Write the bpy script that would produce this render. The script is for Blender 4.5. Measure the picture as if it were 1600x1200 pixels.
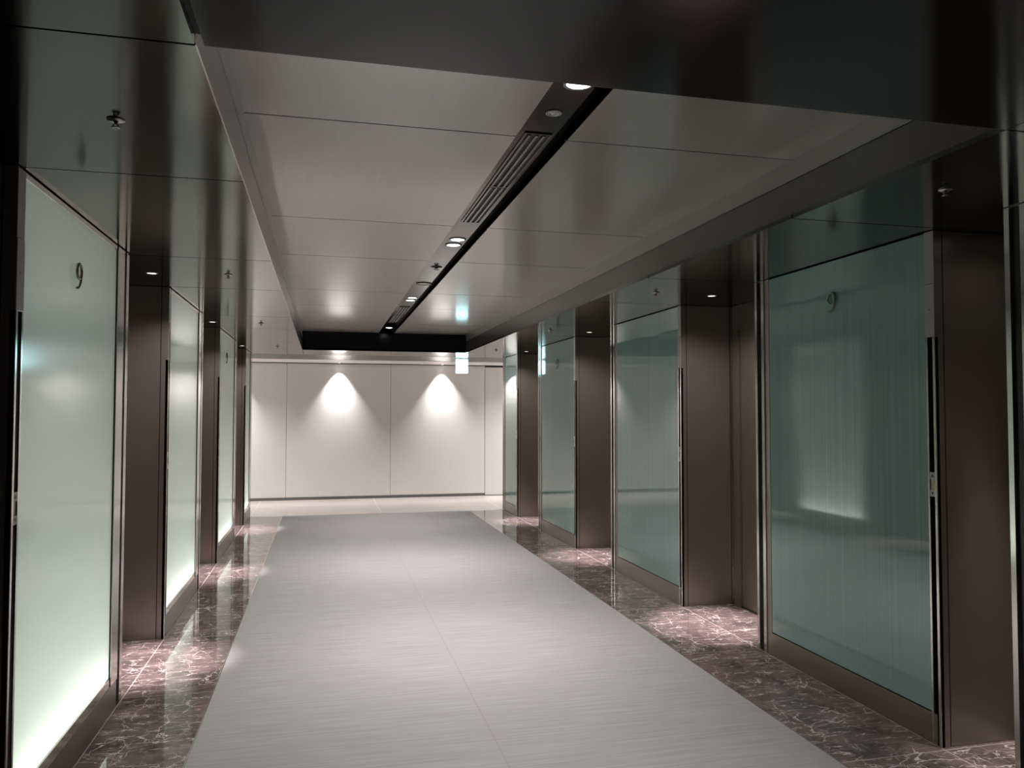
import bpy, bmesh, math, random
from mathutils import Vector, Matrix
R = math.radians
sc = bpy.context.scene
for o in list(bpy.data.objects): bpy.data.objects.remove(o)
COL = sc.collection
random.seed(4)

# ------------------------------------------------------------------ camera, world, exposure
cd = bpy.data.cameras.new('camera'); cam = bpy.data.objects.new('camera', cd); COL.objects.link(cam)
cd.sensor_fit = 'HORIZONTAL'; cd.sensor_width = 36.0; cd.lens = 36.0*1216.02/1600.0
cd.clip_start = 0.02; cd.clip_end = 100
YAW, PIT, ROL = -0.2371, 0.0356, 0.0012
F = Vector((-math.sin(YAW)*math.cos(PIT), math.cos(YAW)*math.cos(PIT), math.sin(PIT)))
RT = Vector((math.cos(YAW), math.sin(YAW), 0)); UP = RT.cross(F)
RT2 = RT*math.cos(ROL)+UP*math.sin(ROL); UP2 = -RT*math.sin(ROL)+UP*math.cos(ROL)
M = Matrix((RT2, UP2, -F)).transposed().to_4x4(); M.translation = Vector((0, 0, 1.6))
cam.matrix_world = M
sc.camera = cam
w = bpy.data.worlds.new('world'); sc.world = w; w.use_nodes = True
w.node_tree.nodes['Background'].inputs[0].default_value = (.8, .9, 1, 1)
w.node_tree.nodes['Background'].inputs[1].default_value = 0.004
vs = sc.view_settings
vs.view_transform = 'Standard'; vs.look = 'None'; vs.gamma = 1.0; vs.use_curve_mapping = False
vs.exposure = 0.0
P_COFFER, P_NICHE, P_WALL, P_CROSS = 265.0, 900.0, 108.0, 205.0
P_BOX_LOW, P_BOX_BACK = 4.3, 1.6
WARM = (1.0, .970, .956)

# ------------------------------------------------------------------ dimensions (metres)
XL, XR = -1.077, 2.877          # planes of the glass piers
DEP = 0.453                     # depth of the lift niches
BL, BR = XL-DEP, XR+DEP
HS, HC = 2.49, 2.762            # side soffits, raised middle ceiling
SL, SR = -0.313, 2.086          # edges of the raised ceiling
CN, CE = 1.99, 11.6             # its near and far end
YW = 14.63                      # far wall
SEAMS = [1.99, 3.15, 4.79, 5.95, 7.62, 8.75, 10.39, 11.58, 12.56]

# ------------------------------------------------------------------ materials
def mat(name):
    m = bpy.data.materials.new(name); m.use_nodes = True
    nt = m.node_tree; return m, nt, nt.nodes['Principled BSDF']
def N(nt, t, **k):
    n = nt.nodes.new(t)
    for a, b in k.items(): setattr(n, a, b)
    return n
def principled(name, col, rough=.5, metal=0., ior=1.5, coat=0., **k):
    m, nt, b = mat(name)
    b.inputs['Base Color'].default_value = (*col, 1); b.inputs['Roughness'].default_value = rough
    b.inputs['Metallic'].default_value = metal; b.inputs['IOR'].default_value = ior
    if coat: b.inputs['Coat Weight'].default_value = coat
    return m
def coords(nt, scale=(1, 1, 1), rot=(0, 0, 0)):
    tc = N(nt, 'ShaderNodeTexCoord'); mp = N(nt, 'ShaderNodeMapping')
    mp.inputs['Scale'].default_value = scale; mp.inputs['Rotation'].default_value = rot
    nt.links.new(tc.outputs['Object'], mp.inputs['Vector']); return mp.outputs[0]
def brushed(name, col, rough, metal=1., amount=.06, scale=(3, 3, 260), bump=.0):
    """metal with a fine brushed grain that varies its roughness and tone"""
    m, nt, b = mat(name)
    v = coords(nt, scale)
    n = N(nt, 'ShaderNodeTexNoise'); n.inputs['Scale'].default_value = 1; n.inputs['Detail'].default_value = 2
    nt.links.new(v, n.inputs['Vector'])
    r = N(nt, 'ShaderNodeMapRange'); r.inputs['To Min'].default_value = rough-amount*.5; r.inputs['To Max'].default_value = rough+amount*.5
    nt.links.new(n.outputs['Fac'], r.inputs['Value']); nt.links.new(r.outputs[0], b.inputs['Roughness'])
    mx = N(nt, 'ShaderNodeMix', data_type='RGBA'); mx.inputs['A'].default_value = (*[c*.93 for c in col], 1); mx.inputs['B'].default_value = (*[c*1.07 for c in col], 1)
    nt.links.new(n.outputs['Fac'], mx.inputs['Factor']); nt.links.new(mx.outputs['Result'], b.inputs['Base Color'])
    b.inputs['Metallic'].default_value = metal
    return m
MAT = {}
MAT['soffit'] = brushed('dark_polished_metal', (.115, .122, .112), .12, amount=.02, scale=(2, 60, 2))
MAT['low'] = brushed('black_polished_metal', (.024, .027, .026), .13, amount=.02, scale=(2, 60, 2))
MAT['coffer'] = brushed('satin_champagne_metal', (.50, .48, .46), .45, metal=.35, amount=.03, scale=(60, 2, 2))
nt = MAT['coffer'].node_tree; gl = N(nt, 'ShaderNodeBsdfGlossy'); gl.inputs[0].default_value = (.51, .50, .485, 1); gl.inputs['Roughness'].default_value = .14
mxs = N(nt, 'ShaderNodeMixShader'); mxs.inputs[0].default_value = .45
nt.links.new(nt.nodes['Principled BSDF'].outputs[0], mxs.inputs[1]); nt.links.new(gl.outputs[0], mxs.inputs[2]); nt.links.new(mxs.outputs[0], nt.nodes['Material Output'].inputs[0])
MAT['fascia'] = brushed('dark_fascia_metal', (.17, .162, .15), .24, metal=.75, amount=.02)
MAT['fascia_top'] = brushed('grey_fascia_metal', (.40, .385, .37), .3, metal=.6, amount=.02)
MAT['end'] = brushed('black_fascia_metal', (.035, .035, .038), .2, amount=.02)
MAT['band'] = brushed('grey_band_metal', (.16, .155, .15), .3, amount=.02)
MAT['bronze'] = brushed('bronze_cladding', (.315, .28, .243), .36, metal=.75, amount=.05)
MAT['kick'] = brushed('bronze_kick_plate', (.33, .29, .255), .34, amount=.05)
MAT['steel'] = brushed('polished_steel', (.68, .66, .63), .16, metal=.9, amount=.04)
MAT['jamb'] = brushed('mirror_jamb', (.5, .49, .46), .05, amount=.02)
MAT['black'] = principled('black_gap', (.006, .006, .006), .6)
MAT['slot'] = principled('dark_channel', (.02, .019, .018), .25)
MAT['plate'] = principled('pale_plate', (.42, .40, .38), .4)
MAT['button'] = principled('button_white', (.5, .49, .47), .35)
MAT['arrow'] = principled('arrow_black', (.01, .01, .01), .4)
MAT['ring'] = principled('trim_ring', (.25, .25, .25), .3, 1.)
MAT['white'] = principled('white_paint', (.86, .83, .82), .35)
MAT['wallpanel'] = principled('wall_panel', (.66, .645, .63), .42)
MAT['darkwall'] = principled('dark_wall', (.05, .048, .045), .4)
MAT['base'] = principled('baseboard_grey', (.12, .115, .115), .3)
MAT['numeral'] = principled('numeral_metal', (.30, .27, .20), .22, 1.)
MAT['numeral_pale'] = principled('pale_numeral_metal', (.24, .27, .25), .35, .6)
MAT['brass'] = principled('sprinkler_metal', (.45, .43, .40), .25, 1.)

def emit(name, col, s):
    m = bpy.data.materials.new(name); m.use_nodes = True; nt = m.node_tree; nt.nodes.clear()
    e = N(nt, 'ShaderNodeEmission'); e.inputs[0].default_value = (*col, 1); e.inputs[1].default_value = s
    o = N(nt, 'ShaderNodeOutputMaterial'); nt.links.new(e.outputs[0], o.inputs[0]); return m
MAT['lamp'] = emit('lamp_glow', (1, .97, 1), 14)
MAT['niche_lamp'] = emit('niche_lamp_glow', (1, .95, .85), 3)
MAT['exit'] = emit('exit_glow', (.50, .93, 1), 16)

def frosted():
    m = bpy.data.materials.new('frosted_backlit_glass'); m.use_nodes = True; nt = m.node_tree; nt.nodes.clear()
    t = N(nt, 'ShaderNodeBsdfTranslucent'); t.inputs[0].default_value = (.86, .93, .87, 1)
    d = N(nt, 'ShaderNodeBsdfDiffuse'); d.inputs[0].default_value = (.30, .36, .33, 1)
    g = N(nt, 'ShaderNodeBsdfGlossy'); g.inputs['Roughness'].default_value = .12
    fr = N(nt, 'ShaderNodeFresnel'); fr.inputs[0].default_value = 1.45
    a = N(nt, 'ShaderNodeMixShader'); a.inputs[0].default_value = .35
    b = N(nt, 'ShaderNodeMixShader'); o = N(nt, 'ShaderNodeOutputMaterial')
    L = nt.links.new
    L(t.outputs[0], a.inputs[1]); L(d.outputs[0], a.inputs[2]); L(fr.outputs[0], b.inputs[0]); L(a.outputs[0], b.inputs[1]); L(g.outputs[0], b.inputs[2]); L(b.outputs[0], o.inputs[0])
    return m
MAT['frosted'] = frosted()
m = bpy.data.materials.new('clear_back'); m.use_nodes = True; nt = m.node_tree; nt.nodes.clear()
t = N(nt, 'ShaderNodeBsdfTransparent'); o = N(nt, 'ShaderNodeOutputMaterial'); nt.links.new(t.outputs[0], o.inputs[0]); MAT['clear'] = m

def teal():
    m, nt, b = mat('reeded_teal_glass')
    v = coords(nt, (1, 230, .35))
    n = N(nt, 'ShaderNodeTexNoise'); n.inputs['Scale'].default_value = 1; n.inputs['Detail'].default_value = 3
    nt.links.new(v, n.inputs['Vector'])
    cr = N(nt, 'ShaderNodeValToRGB'); cr.color_ramp.elements[0].position = .3; cr.color_ramp.elements[0].color = (.215, .35, .32, 1)
    cr.color_ramp.elements[1].position = .75; cr.color_ramp.elements[1].color = (.335, .495, .46, 1)
    nt.links.new(n.outputs['Fac'], cr.inputs[0]); nt.links.new(cr.outputs[0], b.inputs['Base Color'])
    bp = N(nt, 'ShaderNodeBump'); bp.inputs['Strength'].default_value = .02; bp.inputs['Distance'].default_value = .002
    nt.links.new(n.outputs['Fac'], bp.inputs['Height']); nt.links.new(bp.outputs[0], b.inputs['Normal'])
    b.inputs['Roughness'].default_value = .03; b.inputs['IOR'].default_value = 1.8
    return m
MAT['teal'] = teal()

def marble():
    m, nt, b = mat('brown_veined_marble'); L = nt.links.new
    v = coords(nt, (1, 1, 1), (0, 0, .35))
    n1 = N(nt, 'ShaderNodeTexNoise'); n1.inputs['Scale'].default_value = 5; n1.inputs['Detail'].default_value = 8; n1.inputs['Roughness'].default_value = .65; L(v, n1.inputs['Vector'])
    base = N(nt, 'ShaderNodeValToRGB'); e = base.color_ramp.elements
    e[0].position = .3; e[0].color = (.046, .036, .034, 1); e[1].position = .75; e[1].color = (.235, .166, .156, 1)
    L(n1.outputs['Fac'], base.inputs[0])
    def veins(scale, dist, w, stretch, seedrot):
        mp = coords(nt, stretch, (0, 0, seedrot))
        nz = N(nt, 'ShaderNodeTexNoise'); nz.inputs['Scale'].default_value = scale*1.3; nz.inputs['Detail'].default_value = 5; L(mp, nz.inputs['Vector'])
        ad = N(nt, 'ShaderNodeVectorMath', operation='MULTIPLY_ADD'); ad.inputs[1].default_value = (dist, dist, dist); L(nz.outputs['Color'], ad.inputs[0]); L(mp, ad.inputs[2])
        vo = N(nt, 'ShaderNodeTexVoronoi', feature='DISTANCE_TO_EDGE'); vo.inputs['Scale'].default_value = scale; L(ad.outputs[0], vo.inputs['Vector'])
        r = N(nt, 'ShaderNodeMapRange'); r.inputs['From Min'].default_value = 0; r.inputs['From Max'].default_value = w; r.inputs['To Min'].default_value = 1; r.inputs['To Max'].default_value = 0
        L(vo.outputs['Distance'], r.inputs['Value'])
        mk = N(nt, 'ShaderNodeTexNoise'); mk.inputs['Scale'].default_value = scale*.9; mk.inputs['Detail'].default_value = 3; L(mp, mk.inputs['Vector'])
        mr = N(nt, 'ShaderNodeMapRange'); mr.inputs['From Min'].default_value = .46; mr.inputs['From Max'].default_value = .68; L(mk.outputs['Fac'], mr.inputs['Value'])
        mu = N(nt, 'ShaderNodeMath', operation='MULTIPLY'); L(r.outputs[0], mu.inputs[0]); L(mr.outputs[0], mu.inputs[1]); return mu.outputs[0]
    a = veins(2.6, .4, .016, (1, 1.6, 1), .25); c = veins(11, .16, .05, (.55, 2.0, 1), -.12)
    d_ = veins(5.0, .25, .022, (1.8, .8, 1), .9)
    mx0 = N(nt, 'ShaderNodeMath', operation='MAXIMUM'); L(a, mx0.inputs[0]); L(d_, mx0.inputs[1])
    mxv = N(nt, 'ShaderNodeMath', operation='MAXIMUM'); L(mx0.outputs[0], mxv.inputs[0]); L(c, mxv.inputs[1])
    mx = N(nt, 'ShaderNodeMix', data_type='RGBA'); mx.inputs['B'].default_value = (.80, .70, .67, 1)
    L(mxv.outputs[0], mx.inputs['Factor']); L(base.outputs[0], mx.inputs['A'])
    L(mx.outputs['Result'], b.inputs['Base Color'])
    b.inputs['Roughness'].default_value = .035; b.inputs['IOR'].default_value = 1.55
    return m
MAT['marble'] = marble()
MAT['beige'] = principled('beige_stone', (.56, .50, .46), .12, ior=1.5)
MAT['grout'] = principled('pale_grout', (.40, .34, .32), .4)

SEAM_W = 1.0
def carpet():
    m, nt, b = mat('grey_ribbed_carpet'); L = nt.links.new
    v = coords(nt, (2.2, 55, 1))
    n = N(nt, 'ShaderNodeTexNoise'); n.inputs['Scale'].default_value = 1; n.inputs['Detail'].default_value = 4; n.inputs['Roughness'].default_value = .6; L(v, n.inputs['Vector'])
    v2 = coords(nt, (420, 420, 1))
    f = N(nt, 'ShaderNodeTexNoise'); f.inputs['Scale'].default_value = 1; L(v2, f.inputs['Vector'])
    ad = N(nt, 'ShaderNodeMath', operation='MULTIPLY_ADD'); ad.inputs[1].default_value = .25; L(f.outputs['Fac'], ad.inputs[0]); L(n.outputs['Fac'], ad.inputs[2])
    cr = N(nt, 'ShaderNodeValToRGB'); e = cr.color_ramp.elements
    e[0].position = .40; e[0].color = (.265, .254, .252, 1); e[1].position = .82; e[1].color = (.345, .331, .329, 1)
    tc = N(nt, 'ShaderNodeTexCoord'); sp = N(nt, 'ShaderNodeSeparateXYZ'); L(tc.outputs['Object'], sp.inputs[0])
    w1 = N(nt, 'ShaderNodeMath', operation='PINGPONG'); w1.inputs[1].default_value = SEAM_W; L(sp.outputs[0], w1.inputs[0])     # joint between the carpet widths
    w2 = N(nt, 'ShaderNodeMath', operation='LESS_THAN'); w2.inputs[1].default_value = .004; L(w1.outputs[0], w2.inputs[0])
    mj = N(nt, 'ShaderNodeMix', data_type='RGBA', blend_type='MULTIPLY'); mj.inputs['B'].default_value = (.91, .87, .87, 1)
    L(w2.outputs[0], mj.inputs['Factor']); L(ad.outputs[0], cr.inputs[0]); L(cr.outputs[0], mj.inputs['A']); L(mj.outputs['Result'], b.inputs['Base Color'])
    bp = N(nt, 'ShaderNodeBump'); bp.inputs['Strength'].default_value = .25; bp.inputs['Distance'].default_value = .004
    L(ad.outputs[0], bp.inputs['Height']); L(bp.outputs[0], b.inputs['Normal'])
    b.inputs['Roughness'].default_value = .9; b.inputs['Specular IOR Level'].default_value = .15
    return m
MAT['carpet'] = carpet()

# ------------------------------------------------------------------ mesh helpers
class MB:
    """collects boxes, discs, rings and tubes (world coordinates) into ONE mesh object"""
    def __init__(s, *mats): s.bm = bmesh.new(); s.mats = [MAT[k] for k in mats]
    def box(s, a, b, mi=0, bev=0.):
        lo = [min(p, q) for p, q in zip(a, b)]; hi = [max(p, q) for p, q in zip(a, b)]
        vs_ = [s.bm.verts.new((x, y, z)) for x in (lo[0], hi[0]) for y in (lo[1], hi[1]) for z in (lo[2], hi[2])]
        q = [(0, 1, 3, 2), (4, 6, 7, 5), (0, 4, 5, 1), (2, 3, 7, 6), (0, 2, 6, 4), (1, 5, 7, 3)]
        fs = []
        for f in q:
            fc = s.bm.faces.new([vs_[i] for i in f]); fc.material_index = mi; fs.append(fc)
        if bev:
            es = {e for f in fs for e in f.edges}
            r = bmesh.ops.bevel(s.bm, geom=list(es), offset=bev, segments=2, affect='EDGES', profile=.6)
            for f in r['faces']: f.material_index = mi
        return s
    def lathe(s, c, prof, mi=0, seg=32):
        """surface of revolution about the vertical axis through c; prof = [(radius, z), ...]"""
        rings = []
        for r, z in prof:
            if r < 1e-6: rings.append([s.bm.verts.new((c[0], c[1], c[2]+z))])
            else: rings.append([s.bm.verts.new((c[0]+r*math.cos(2*math.pi*k/seg), c[1]+r*math.sin(2*math.pi*k/seg), c[2]+z)) for k in range(seg)])
        for A, B in zip(rings, rings[1:]):
            for k in range(seg):
                k2 = (k+1) % seg
                if len(A) == 1 and len(B) == 1: continue
                if len(A) == 1: f = s.bm.faces.new((A[0], B[k], B[k2]))
                elif len(B) == 1: f = s.bm.faces.new((A[k], A[k2], B[0]))
                else: f = s.bm.faces.new((A[k], A[k2], B[k2], B[k]))
                f.material_index = mi; f.smooth = True
        return s
    def tube(s, pts, r, mi=0, seg=8, closed=False, up=(1, 0, 0)):
        up = Vector(up); n = len(pts); rings = []
        pts = [Vector(p) for p in pts]
        for i, p in enumerate(pts):
            if closed: t = pts[(i+1) % n]-pts[i-1]
            else: t = pts[min(i+1, n-1)]-pts[max(i-1, 0)]
            t.normalize(); a = up.cross(t).normalized(); b = t.cross(a)
            rr = r[i] if isinstance(r, (list, tuple)) else r
            rings.append([s.bm.verts.new(p+rr*(a*math.cos(2*math.pi*k/seg)+b*math.sin(2*math.pi*k/seg))) for k in range(seg)])
        rng = range(n) if closed else range(n-1)
        for i in rng:
            A, B = rings[i], rings[(i+1) % n]
            for k in range(seg):
                f = s.bm.faces.new((A[k], A[(k+1) % seg], B[(k+1) % seg], B[k])); f.smooth = True; f.material_index = mi
        if not closed:
            for rg in (rings[0][::-1], rings[-1]):
                f = s.bm.faces.new(rg); f.material_index = mi
        return s
    def prism(s, poly, off, mi=0):
        """closed polygon (list of 3-D points) extruded by off"""
        off = Vector(off); A = [s.bm.verts.new(p) for p in poly]; B = [s.bm.verts.new(Vector(p)+off) for p in poly]
        for f in (s.bm.faces.new(A), s.bm.faces.new(B[::-1])): f.material_index = mi
        for i in range(len(A)):
            j = (i+1) % len(A); f = s.bm.faces.new((A[j], A[i], B[i], B[j])); f.material_index = mi
        return s
    def build(s, name, parent=None, origin=None):
        bmesh.ops.recalc_face_normals(s.bm, faces=s.bm.faces)
        o3 = Vector(origin if origin is not None else (0, 0, 0))
        base = o3
        if parent is not None: base = world_loc(parent)
        for v in s.bm.verts: v.co -= base
        me = bpy.data.meshes.new(name); s.bm.to_mesh(me); s.bm.free()
        for m_ in s.mats: me.materials.append(m_)
        o = bpy.data.objects.new(name, me); COL.objects.link(o)
        if parent is not None: o.parent = parent
        else: o.location = base
        return o
def world_loc(o):
    l = Vector(o.location)
    while o.parent: o = o.parent; l += Vector(o.location)
    return l
def tag(o, label=None, cat=None, group=None, kind=None):
    if label: o['label'] = label
    if cat: o['category'] = cat
    if group: o['group'] = group
    if kind: o['kind'] = kind
    return o
def thing(name, loc, label, cat, group=None):
    o = bpy.data.objects.new(name, None); COL.objects.link(o); o.location = loc; o.empty_display_size = .1
    return tag(o, label, cat, group)
def copy_tree(o, parent=None):
    c = o.copy(); COL.objects.link(c)
    if parent is not None: c.parent = parent
    for ch in list(o.children): copy_tree(ch, c)
    return c
def struct(mb, name, parent=None):
    o = mb.build(name, parent)
    if parent is None: o['kind'] = 'structure'
    return o
def spot(name, parent, loc, power, angle, blend, col=WARM, radius=.03, target=None):
    l = bpy.data.lights.new(name, 'SPOT'); l.energy = power; l.spot_size = R(angle); l.spot_blend = blend; l.color = col; l.shadow_soft_size = radius
    o = bpy.data.objects.new(name, l); COL.objects.link(o); o.parent = parent; o.location = Vector(loc)-world_loc(parent)
    if target is not None: o.rotation_euler = (Vector(target)-Vector(loc)).to_track_quat('-Z', 'Y').to_euler()
    return o
def area(name, parent, loc, power, sx, sy, direction, col, spread=180):
    l = bpy.data.lights.new(name, 'AREA'); l.shape = 'RECTANGLE'; l.size = sx; l.size_y = sy; l.energy = power; l.color = col; l.spread = R(spread)
    o = bpy.data.objects.new(name, l); COL.objects.link(o); o.parent = parent; o.location = Vector(loc)-world_loc(parent)
    z = -Vector(direction).normalized(); y = Vector((0, 1, 0)); x = y.cross(z).normalized(); y = z.cross(x)
    o.rotation_euler = Matrix((x, y, z)).transposed().to_euler()
    return o

# ------------------------------------------------------------------ floor
g = .006
fl = MB('grout', 'marble', 'beige')
fl.box((-7, -3, -.12), (9, 16, -.0006), 0)
xs = [-7, -5.5, -4, -2.6, XL, .9, XR, 4.3, 5.8, 7.3, 9]
ys = [-3, -1.9, -.8, .36, 1.99, 3.16, 4.79, 5.95, 7.58, 8.75, 10.39, 11.58, 12.44, 13.6, 16]
for xa, xb in zip(xs, xs[1:]):
    for ya, yb in zip(ys, ys[1:]):
        fl.box((xa+g/2, ya+g/2, -.02), (xb-g/2, yb-g/2, 0), 2 if ya > 12.4 else 1)
struct(fl, 'floor')
cp = thing('carpet', (.825, 5, 0), 'long grey ribbed carpet runner laid down the middle of the marble corridor floor', 'carpet')
mb = MB('carpet'); mb.box((-.593, -3, 0.0005), (2.30, 12.43, .006), 0, .002); mb.build('pile', cp)
mb = MB('steel')
for a, b in (((-.600, -3, .0005), (-.594, 12.437, .0055)), ((2.301, -3, .0005), (2.307, 12.437, .0055)), ((-.594, 12.431, .0005), (2.301, 12.437, .0055))): mb.box(a, b)
mb.build('edge_trim', cp)

# ------------------------------------------------------------------ ceiling: raised middle, side soffits, fascias
s = .009
mb = MB('coffer', 'black')
TX0, TX1, PZ = .777, .992, 2.79        # service trough in the raised ceiling
mb.box((SL-.02, CN-.3, HC+.02), (TX0-.013, CE+.02, HC+.15), 1); mb.box((TX1+.011, CN-.3, HC+.02), (SR+.02, CE+.02, HC+.15), 1)
cs = [CN-.25]+SEAMS[1:-2]+[CE]
for xa, xb in ((SL, TX0), (TX1, SR)):
    for ya, yb in zip(cs, cs[1:]): mb.box((xa, ya+s/2, HC), (xb, yb-s/2, HC+.02), 0)
ceil = struct(mb, 'ceiling')
mb = MB('soffit', 'black')
seam2 = [-3, -.8, .36]+SEAMS
for xa, xb in ((BL-.05, SL), (SR, BR+.05)):
    for ya, yb in zip(seam2, seam2[1:]): mb.box((xa, ya+s/2, HS), (xb, yb-s/2, HS+.02), 0)
    mb.box((xa+.02 if xa > 0 else xa, -3, HS+.021), (xb if xa > 0 else xb-.02, SEAMS[-1], HS+.1), 1)
mb.box((SL, -3, HS+.06), (SR, CN-.01, HS+.3), 1); mb.box((SL+.0005, -3, HS+.022), (SL+.03, CN-.012, HS+.06), 1)
mb.box((SL+.005, CE, HS), (SR-.005, SEAMS[-1]-s/2, HS+.02), 0)            # and after it
mb.box((SL, CE+.02, HS+.021), (SR, SEAMS[-1], HS+.3), 1)
mb.build('soffit', ceil)
mb = MB('low'); mb.box((SL+.022, -3, HS), (SR-.006, CN, HS+.05)); mb.build('low_ceiling', ceil)   # before the raised part
mb = MB('fascia', 'fascia_top', 'black', 'steel')
for x, d in ((SL, -1), (SR, 1)):
    mb.box((x, CN, HS+.0202), (x+d*.02, CE, 2.664), 0)
    if d < 0: mb.box((x-d*.003, CN, HS+.0004), (x-d*.0003, CE, HS+.005), 3)
    mb.box((x+d*.004, CN, 2.664), (x+d*.02, CE, 2.669), 2)
    mb.box((x, CN, 2.669), (x+d*.02, CE, HC), 1)
mb.build('fascia', ceil)
mb = MB('end'); mb.box((SL, CE, HS), (SR, CE+.02, HC+.02)); mb.build('end_fascia', ceil)
MAT['trough'] = brushed('trough_metal', (.035, .037, .035), .14, amount=.02, scale=(60, 2, 2))
mb = MB('trough', 'black')                                               # service trough
mb.box((TX0-.012, CN-.25, PZ), (.957, CE, PZ+.012), 0)
mb.box((TX0-.02, CN-.3, PZ+.05), (TX1+.02, CE, PZ+.06), 1)
mb.box((TX1, CN-.25, HC), (TX1+.01, CE, PZ+.05), 0); mb.box((TX0-.012, CN-.25, HC+.001), (TX0, CE, PZ), 0)
mb.build('service_trough', ceil)
mb = MB('band', 'white', 'black')                                        # over the cross passage
mb.box((-7, SEAMS[-1]+.01, HS), (9, 13.68, HS+.05), 0)
mb.box((-7, 13.69, HS-.004), (9, YW-.03, HS+.05), 1)
mb.box((-7, SEAMS[-1], HS+.051), (9, 16, HS+.2), 2)
mb.build('cross_passage_ceiling', ceil)

# ------------------------------------------------------------------ walls of the setting
mb = MB('wallpanel', 'black')
mb.box((-7, YW+.02, 0), (9, YW+.2, HS), 1)
js = [-6.25, -4.385, -2.52, -.655, 1.21, 3.0, 4.94, 6.8, 9]
for a, b in zip([-7]+js, js):
    if a == 3.0: continue
    mb.box((a+.003, YW, .05), (b-.003, YW+.02, 2.474), 0, .0015)
mb.box((3.95, YW, .05), (4.937, YW+.02, 2.474), 0, .0015)
struct(mb, 'wall_far')
mb = MB('wallpanel', 'black'); mb.box((3.006, YW+.001, .012), (3.944, YW+.021, 2.452), 0, .0015)
mb.box((3.02, YW+.019, 2.452), (3.94, YW+.021, 2.474), 1)
struct(mb, 'door_8')
mb = MB('base'); mb.box((-7, YW-.008, 0.001), (2.99, YW+.02, .048)); mb.box((3.96, YW-.008, 0.001), (9, YW+.02, .048)); struct(mb, 'baseboard_far')
NICHE_L = [(4.762, 5.951), (7.56, 8.755), (10.41, 11.59)]
NICHE_R = [(4.796, 5.943), (7.571, 8.74), (10.356, 11.572)]
for side, X, d, nm, nich in ((0, BL, -1, 'wall_left', NICHE_L), (1, BR, 1, 'wall_right', NICHE_R)):
    mb = MB('bronze', 'black')
    mb.box((X+d*.06, -3, 0), (X+d*.2, 12.56, HS+.02), 1)
    edge = [-3]+[v for p in nich for v in (p[0]+.13, p[1]-.13)]+[12.56]
    for a, b in zip(edge[0::2], edge[1::2]):
        mb.box((X, a, 0), (X+d*.06, b, HS-.004), 0)
    for a, b in nich: mb.box((X, a+.13, 2.28), (X+d*.06, b-.13, HS-.004), 0)
    struct(mb, nm)
    for k, (a, b) in enumerate(nich):
        mb = MB('bronze', 'black'); c = (a+b)/2
        mb.box((X+d*.02, a+.136, .012), (X+d*.05, c-.002, 2.275), 0); mb.box((X+d*.02, c+.002, .012), (X+d*.05, b-.136, 2.275), 0)
        mb.box((X+d*.012, a+.13, .0005), (X+d*.058, b-.13, .01), 1)
        dr = struct(mb, 'door_%d' % (side*3+k+1))
        mb = MB('jamb'); mb.box((X-d*.003, a+.003, .001), (X-d*.0003, a+.04, HS-.004)); mb.build('door_jamb', dr)
        mb = MB('jamb'); mb.box((X-d*.003, b-.04, .001), (X-d*.0003, b-.003, HS-.004)); mb.build('door_jamb', dr)
mb = MB('darkwall'); mb.box((BL-.2, -3.2, 0), (BR+.2, -3.01, 3)); struct(mb, 'wall_back')
mb = MB('wallpanel')
mb.box((-7, 12.40, 0), (BL-.2, 12.56, HS)); struct(mb, 'wall_passage_left')
mb = MB('wallpanel'); mb.box((BR+.2, 12.40, 0), (9, 12.56, HS)); struct(mb, 'wall_passage_right')
for x, nm in ((-7, 'wall_end_left'), (9, 'wall_end_right')):
    mb = MB('wallpanel'); d = -1 if x < 0 else 1
    mb.box((x, 12.4, 0), (x+d*.1, 15, HS)); struct(mb, nm)

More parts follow.
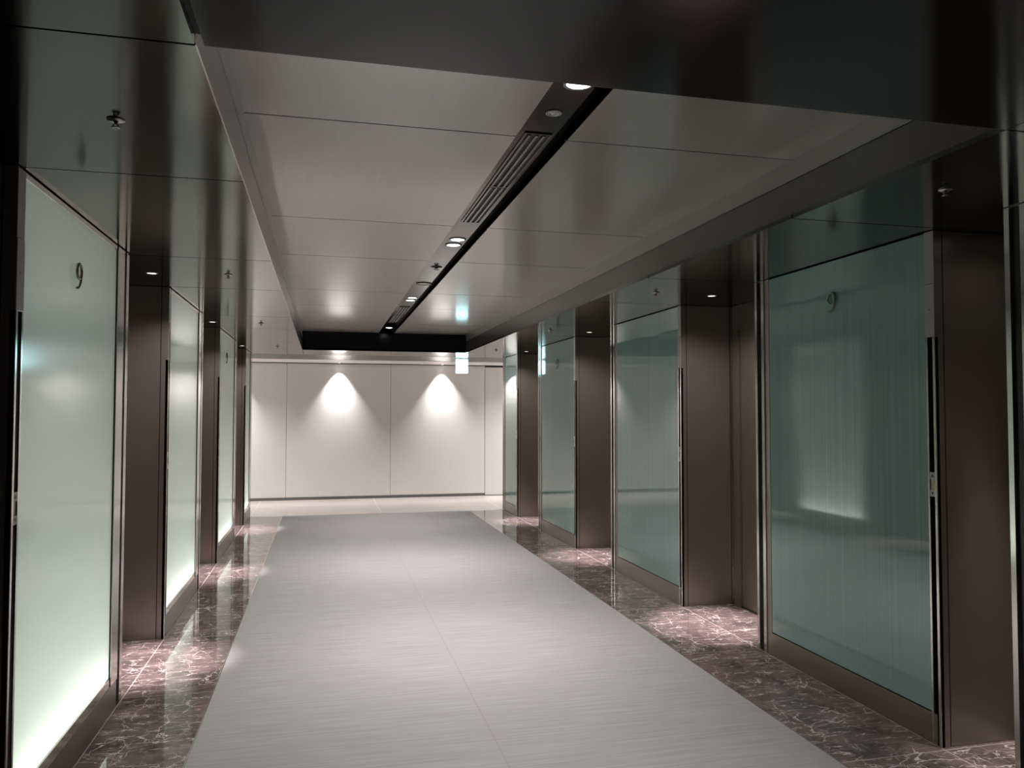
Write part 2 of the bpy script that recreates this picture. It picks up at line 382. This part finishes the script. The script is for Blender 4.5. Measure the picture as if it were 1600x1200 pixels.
# ------------------------------------------------------------------ glass piers between the lifts
def nine(mb, P, u0, z0, h, flip, n0):
    """figure 9 of bent metal bar; P maps (along, out of wall, up)"""
    f = -1 if flip else 1
    cu, cz, ru, rz = 0, h*.70, h*.27, h*.285
    pts = [P(u0+f*(cu+ru*math.cos(t)), n0, z0+cz+rz*math.sin(t)) for t in [2*math.pi*k/28 for k in range(28)]]
    mb.tube(pts, .0062, 0, 8, True)
    tail = []
    for k in range(15):
        t = k/14; a = .05-t*1.9
        tail.append(P(u0+f*(-h*.26+h*.53*math.cos(a*.80)), n0, z0+h*.70+h*.66*math.sin(a*.80)*1.02))
    mb.tube(tail, [.0065-.002*k/14 for k in range(15)], 0, 8)
    e = tail[-1]
    mb.tube([e-Vector((0, 0, .004)), e+Vector((0, 0, .006))], .0075, 0, 8, up=(1, 0, 0))
def pier(left, y0, y1, lit, number, label, group):
    X, d = (XL, -1) if left else (XR, 1)
    W = y1-y0
    def P(u, n, z): return Vector((X+d*n, y0+u, z))      # n: depth behind the face
    def B(mb, u0, u1, n0, n1, z0, z1, mi=0, bev=0.): mb.box(P(u0, n0, z0), P(u1, n1, z1), mi, bev)
    t = thing('glass_pier', (X, (y0+y1)/2, 0), label, 'glass pier', group)
    top = HS-.006 if left else HS-.004
    # carcass: cladding round three sides, black inside
    mb = MB('bronze', 'black')
    B(mb, .012, .052, .05, .012, .001, top, 1)
    B(mb, 0, .012, .056, DEP-.006, .001, HS-.003, 0)          # side that looks down the corridor
    B(mb, 0, .012, .004, .050, .001, HS-.003, 0)
    B(mb, .002, .012, .048, .058, .001, HS-.003, 1)           # groove
    B(mb, W-.012, W, .02, DEP-.006, .001, HS-.003, 0)
    if not lit: B(mb, .052, W-.10, .03, .05, .001, top, 1)
    B(mb, .012, W-.012, .03, DEP-.006, top-.004, min(top+.006, HS-.003), 1)
    mb.build('cladding', t)
    gu0 = .075 if left else .062
    gu1 = W-(.245 if left else .165)
    gz0, gz1 = (.196, 2.462) if left else (.152, top-.003)
    # glass
    mb = MB('frosted' if lit else 'teal', 'clear')
    B(mb, gu0, gu1, .008, .020, gz0, gz1)
    if lit:
        bmesh.ops.recalc_face_normals(mb.bm, faces=mb.bm.faces)
        for f in mb.bm.faces:
            f.material_index = 0 if f.normal.x*(-d) > .9 else 1
    mb.build('glass_panel', t)
    if lit:
        mb = MB('white')                                       # white light box behind the glass
        B(mb, gu0-.01, gu1+.01, .30, .32, gz0-.06, gz1)
        B(mb, gu0-.02, gu0-.01, .024, .32, gz0-.06, gz1); B(mb, gu1+.01, gu1+.02, .024, .32, gz0-.06, gz1)
        B(mb, gu0-.01, gu1+.01, .024, .30, gz0-.07, gz0-.06); B(mb, gu0-.01, gu1+.01, .024, .30, gz1, gz1+.005)
        mb.build('light_box', t)
        L = gu1-gu0
        area('light_box_tube', t, P((gu0+gu1)/2, .085, gz0-.045), P_BOX_LOW*L, .05, L*.96, (-d*.25, 0, 1), (.93, 1, .93))
        area('light_box_backlight', t, P((gu0+gu1)/2, .292, (gz0+gz1)/2), P_BOX_BACK*L, gz1-gz0-.1, L*.96, (-d, 0, 0), (.88, 1, .93)) 
    # kick plate
    mb = MB('kick'); B(mb, .028 if not left else .05, gu1+.012 if not left else W-.10, .004, .022, .001, .146, 0, .0015); mb.build('kick_plate', t)
    # frame: bright strips and dark channels
    mb = MB('steel', 'slot')
    if left:
        B(mb, .0, .016, .0, .02, .001, 1.965, 0); B(mb, .060, .074, .002, .02, .15, 1.965, 0); B(mb, .016, .060, .012, .02, .001, 1.965, 1)
    else:
        B(mb, 0, .014, 0, .02, .001, 1.965, 0); B(mb, .048, .060, .002, .02, .001, 1.965, 0); B(mb, .014, .048, .012, .02, .001, 1.965, 1)
    mb.build('call_channel', t)
    mb = MB('steel', 'slot', 'bronze')
    if left:
        B(mb, gu1, gu1+.012, .006, .02, .15, top, 1); B(mb, gu1+.012, W-.10, .0, .02, .15, top, 0)
        B(mb, W-.10, W-.055, .014, .02, .001, top, 1); B(mb, W-.055, W, 0, .02, .001, top, 0)
    else:
        B(mb, gu1+.002, W-.110, .006, .02, .001, top, 2); B(mb, W-.110, W-.079, 0, .02, .001, top, 0)
        B(mb, W-.079, W-.026, .014, .02, .001, top-.003, 1); B(mb, W-.026, W, 0, .02, .001, top, 0)
        B(mb, W-.11, W, 0, .02, top, top+.0012, 0)
    mb.build('edge_channel', t)
    if left:
        mb = MB('steel'); B(mb, gu0, gu1, .004, .02, .15, .194, 0); mb.build('glazing_bead', t)
        mb = MB('steel'); B(mb, gu0, gu1, .004, .02, 2.464, top, 0); mb.build('glazing_bead', t)
    # pale hall lantern over the channel
    mb = MB('plate', 'slot'); e = .072 if left else .060
    B(mb, .001, e, .001, .02, 1.968, 2.226, 0); B(mb, .001, e, .003, .02, 2.230, top, 0)
    B(mb, .03, .036, .0005, .003, 2.10, 2.105, 1)
    mb.build('hall_lantern', t)
    # call buttons
    bu0, bu1 = (.018, .058) if left else (.0145, .0475)
    bp = MB('kick'); B(bp, bu0, bu1, .006, .012, 1.19, 1.308); bp = bp.build('call_station', t)
    for z0, z1, sgn in ((1.274, 1.308, 1), (1.19, 1.222, -1)):
        mb = MB('button', 'arrow'); B(mb, bu0, bu1, .002, .006, z0, z1, 0, .001)
        c = (z0+z1)/2; cu = (bu0+bu1)/2; a = .0085
        mb.prism([P(cu-a, .0017, c-sgn*a*.8), P(cu+a, .0017, c-sgn*a*.8), P(cu, .0017, c+sgn*a)], (d*.001, 0, 0), 1)
        mb.build('button', bp)
    if number:
        u, z0, h = number
        mb = MB('numeral' if left else 'numeral_pale'); nine(mb, P, u, z0, h, not left, -.004)
        # stand-off pin so the figure is fixed to the glass
        mb.tube([P(u, -.004, z0+h*.985), P(u, .0075, z0+h*.985)], .003, 0, 6, up=(0, 0, 1)); mb.build('numeral', t)
    return t
GL, GR = 'backlit glass piers between the lifts', 'unlit teal glass piers between the lifts'
pier(True, 3.125, 4.762, True, (.71, 2.145, .118), 'largest backlit frosted glass pier, glowing white at its foot, with a metal 9', GL)
pier(True, 5.951, 7.555, True, None, 'backlit frosted glass pier with no number, between the two backlit piers with a 9', GL)
pier(True, 8.757, 10.42, True, (.56, 2.145, .118), 'backlit frosted glass pier whose 9 is seen edge-on as a dark stroke', GL)
pier(True, 11.60, 12.56, True, None, 'narrow backlit glass pier at the corner where the white far wall begins', GL)
pier(False, 1.17, 2.772, False, None, 'pier seen only as a thin bright steel strip at the right edge of the photo', GR)
pier(False, 3.180, 4.796, False, (.777, 2.18, .118), 'largest teal glass pier, finely striped, with a faint 9 and up and down buttons', GR)
pier(False, 5.943, 7.571, False, None, 'teal glass pier with no number, between the two teal piers with a 9', GR)
pier(False, 8.740, 10.356, False, (.711, 2.142, .122), 'teal glass pier with a dark 9 and a cyan reflection of the exit sign', GR)
pier(False, 11.572, 12.56, False, None, 'narrow teal glass pier at the corner beside the white far wall', GR)

# ------------------------------------------------------------------ lamps
def coffer_lamp(y, label):
    c = (.888, y, PZ)
    t = thing('recessed_downlight', c, label, 'downlight', 'round lamps in the ceiling trough')
    mb = MB('ring'); mb.lathe(c, [(.047, -.0005), (.058, -.0005), (.058, -.004), (.047, -.006), (.047, -.0005)]); mb.build('trim_ring', t)
    mb = MB('lamp'); mb.lathe(c, [(0, -.004), (.02, -.004), (.0468, -.0025)]); mb.build('lens', t)
    spot('downlight_beam', t, (c[0], c[1], c[2]-.012), P_COFFER, 100, 1.0, radius=.045)
    return t
coffer_lamp(2.645, 'bright round downlight half hidden behind the edge of the low dark ceiling')
coffer_lamp(5.278, 'upper lamp of the bright pair just beyond the long air grille')
coffer_lamp(5.457, 'lower lamp of the bright pair just beyond the long air grille')
coffer_lamp(8.108, 'upper lamp of the bright pair beyond the round loudspeaker')
coffer_lamp(8.298, 'lower lamp of the bright pair beyond the round loudspeaker')
coffer_lamp(11.106, 'single bright downlight at the black far end of the ceiling trough')
c = (.880, 2.935, PZ)
t = thing('emergency_lamp', c, 'small unlit round lamp with a clear lens, between bright downlight and air grille', 'lamp')
mb = MB('ring'); mb.lathe(c, [(.026, -.0005), (.034, -.0005), (.034, -.003), (.026, -.004), (.026, -.0005)]); mb.build('trim_ring', t)
MAT['lens'] = principled('clear_lens', (.55, .52, .50), .15, .3)
mb = MB('lens'); mb.lathe(c, [(0, -.008), (.008, -.008), (.011, -.003), (.016, -.003), (.019, -.007), (.026, -.0025)]); mb.build('lens', t)

def niche_lamp(x, y, label, proto=[None]):
    c = Vector((x, y, HS))
    if proto[0] is None:
        t = thing('niche_downlight', c, label, 'downlight', 'small downlights over the lift niches')
        mb = MB('ring'); mb.lathe(c, [(.030, -.0005), (.038, -.0005), (.038, -.003), (.030, -.004), (.030, -.0005)]); mb.build('trim_ring', t)
        mb = MB('niche_lamp'); mb.lathe(c, [(0, -.002), (.0298, -.0015)]); mb.build('lens', t)
        spot('niche_beam', t, (c[0], c[1], c[2]-.008), P_NICHE, 29, 1.0, (1, .93, .915), .025)
        spot('niche_glow', t, (c[0], c[1], c[2]-.008), P_NICHE*.055, 140, 1.0, (1, .93, .90), .025)
        proto[0] = t; return t
    t = copy_tree(proto[0]); t.location = c; t['label'] = label; return t
niche_lamp(-1.085, 5.39, 'small downlight over the niche just past the largest backlit pier')
niche_lamp(-1.085, 8.20, 'small downlight over the niche between the unnumbered backlit pier and the next')
niche_lamp(-1.085, 11.1, 'small downlight over the last niche before the narrow backlit pier')
t = niche_lamp(3.14, 2.90, 'downlight over the narrow recess between the thin steel strip and the largest teal pier')
for c in t.children:
    if c.type == 'LIGHT': c.data = c.data.copy(); c.data.energy *= .04 if 'glow' in c.name else .3
niche_lamp(2.88, 5.41, 'small bright downlight over the niche beside the largest teal pier')
niche_lamp(2.88, 8.23, 'small downlight over the niche between the unnumbered teal pier and the next')
niche_lamp(2.90, 11.1, 'small downlight over the last niche before the narrow teal pier')

def wall_lamp(x, label):
    c = (x, YW-.13, HS-.004)
    t = thing('wall_washer', c, label, 'downlight', 'wall washers along the far wall')
    mb = MB('ring'); mb.lathe(c, [(.034, -.0005), (.042, -.0005), (.042, -.003), (.034, -.004), (.034, -.0005)]); mb.build('trim_ring', t)
    mb = MB('lamp'); mb.lathe(c, [(0, -.002), (.0338, -.0015)]); mb.build('lens', t)
    spot('wall_washer_beam', t, (x, c[1], c[2]-.010), P_WALL, 74, .45, radius=.015)
    spot('wall_washer_core', t, (x, c[1], c[2]-.010), P_WALL*1.7, 60, 1.0, radius=.015)
    return t
wall_lamp(.268, 'wall washer above the first bright cone of light on the far wall')
wall_lamp(2.162, 'wall washer above the bright cone of light beside the exit sign')
wall_lamp(-1.63, 'wall washer above the cone of light cut off by the backlit piers')
wall_lamp(4.06, 'wall washer beyond the flush door, hidden by the teal piers')

def passage_fill(x, label):  # unseen lamps, added to raise the general light on the far wall
    c = (x, 13.05, HS)
    t = thing('passage_fill_lamp', c, label, 'downlight', 'added fill lamps of the cross passage')
    mb = MB('ring'); mb.lathe(c, [(.055, -.0005), (.066, -.0005), (.066, -.004), (.055, -.006), (.055, -.0005)]); mb.build('trim_ring', t)
    mb = MB('lamp'); mb.lathe(c, [(0, -.004), (.02, -.004), (.0548, -.0025)]); mb.build('lens', t)
    spot('passage_fill_beam', t, (x, c[1], c[2]-.012), P_CROSS, 150, .5, radius=.05)
passage_fill(-2.2, 'added fill lamp in the cross passage, unseen round the corner of the backlit piers')
passage_fill(-4.2, 'second added fill lamp in the cross passage, unseen round the corner of the backlit piers')
passage_fill(4.1, 'added fill lamp in the cross passage, unseen round the corner of the teal piers')
passage_fill(6.1, 'second added fill lamp in the cross passage, unseen round the corner of the teal piers')

# ------------------------------------------------------------------ trough fittings
def grille(y0, y1, label):
    x0, x1, z = .828, .936, PZ
    t = thing('air_grille', ((x0+x1)/2, (y0+y1)/2, z), label, 'air grille', 'slot air grilles in the ceiling trough')
    mb = MB('black'); mb.box((x0, y0, z-.001), (x1, y1, z-.0003)); mb.build('dark_slot', t)
    mb = MB('fascia'); f = .006
    for a, b in (((x0-f, y0-f), (x0+.004, y1+f)), ((x1-.004, y0-f), (x1+f, y1+f)), ((x0, y0-f), (x1, y0)), ((x0, y1), (x1, y1+f))):
        mb.box((*a, z-.006), (*b, z-.0003), 0, .0008)
    mb.build('frame', t)
    for xa in (.846, .878, .910):
        mb = MB('ring'); mb.box((xa-.0065, y0+.012, z-.009), (xa+.0065, (y0+y1)/2-.012, z-.0012), 0, .002)
        mb.box((xa-.0065, (y0+y1)/2+.012, z-.009), (xa+.0065, y1-.012, z-.0012), 0, .002); mb.build('blade', t)
    mb = MB('fascia'); mb.box((x0+.004, (y0+y1)/2-.006, z-.008), (x1-.004, (y0+y1)/2+.006, z-.0012), 0, .001); mb.build('crossbar', t)
grille(3.17, 4.76, 'long two-slot air grille in the trough before the first pair of downlights')
grille(8.83, 10.4, 'far air grille in the trough, between the second pair of downlights and the last one')
c = (.893, 7.19, PZ)
t = thing('ceiling_loudspeaker', c, 'flush round loudspeaker cover with a dark rim in the ceiling trough', 'loudspeaker')
MAT['spk'] = brushed('speaker_mesh', (.30, .285, .275), .35)
mb = MB('slot'); mb.lathe(c, [(.062, -.001), (.072, -.001), (.072, -.006), (.062, -.006), (.062, -.001)]); mb.build('rim', t)
mb = MB('spk'); mb.lathe(c, [(0, -.0035), (.0615, -.003)]); mb.build('cover', t)

def sprinkler(x, y, z, label, dark=False, k=.62):
    c = (x, y, z)
    t = thing('sprinkler_head', c, label, 'sprinkler', None if dark else 'small sprinklers in the side soffits')
    mt = 'slot' if dark else 'brass'
    mb = MB(mt); mb.lathe(c, [(0, -.0005), (.042*k, -.0005), (.042*k, -.003), (.014*k, -.010), (0, -.010)]); mb.build('escutcheon', t)
    mb = MB(mt)
    mb.lathe(c, [(0, -.0102), (.008*k, -.0102), (.008*k, -.016), (0, -.016)], seg=12)
    for sx in (-1, 1): mb.tube([(x+sx*.008*k, y, z-.014), (x+sx*.013*k, y, z-.018), (x+sx*.004*k, y, z-.022)], .0022, 0, 6, up=(0, 1, 0))
    mb.build('body', t)
    mb = MB(mt); mb.lathe(c, [(0, -.0225), (.008*k, -.0225), (.021*k, -.024), (.021*k, -.026), (0, -.025)], seg=16); mb.build('deflector', t)
sprinkler(-.626, 2.566, HS, 'sprinkler on the dark soffit above the largest backlit pier')
sprinkler(-.612, 5.33, HS, 'sprinkler on the soffit by the niche past the largest backlit pier')
sprinkler(-.623, 8.206, HS, 'sprinkler on the soffit by the niche past the unnumbered backlit pier')
sprinkler(-.62, 11.06, HS, 'tiny sprinkler at the end of the soffit above the backlit piers')
sprinkler(2.408, 2.59, HS, 'sprinkler in the darkest corner of the soffit, above the largest teal pier')
sprinkler(2.40, 5.363, HS, 'sprinkler on the soffit over the unnumbered teal pier')
sprinkler(2.398, 8.14, HS, 'sprinkler on the soffit over the teal pier that mirrors the exit sign')
sprinkler(2.411, 10.96, HS, 'tiny sprinkler at the end of the soffit above the teal piers')
sprinkler(.889, 6.33, PZ, 'black sprinkler head in the ceiling trough beyond the first pair of downlights', True, 1.1)

# ------------------------------------------------------------------ exit sign
ey = 12.75
t = thing('exit_sign', (2.22, ey, HS), 'glowing white exit sign box hanging below the soffit before the far wall', 'exit sign')
mb = MB('white'); mb.box((2.12, ey, 2.236), (2.325, ey+.05, 2.474), 0, .006); mb.build('housing', t)
mb = MB('exit'); mb.box((2.124, ey-.004, 2.240), (2.321, ey-.0002, 2.470), 0, .001); mb.build('face', t)
mb = MB('ring'); mb.box((2.205, ey+.02, 2.474), (2.24, ey+.035, HS)); mb.build('bracket', t)
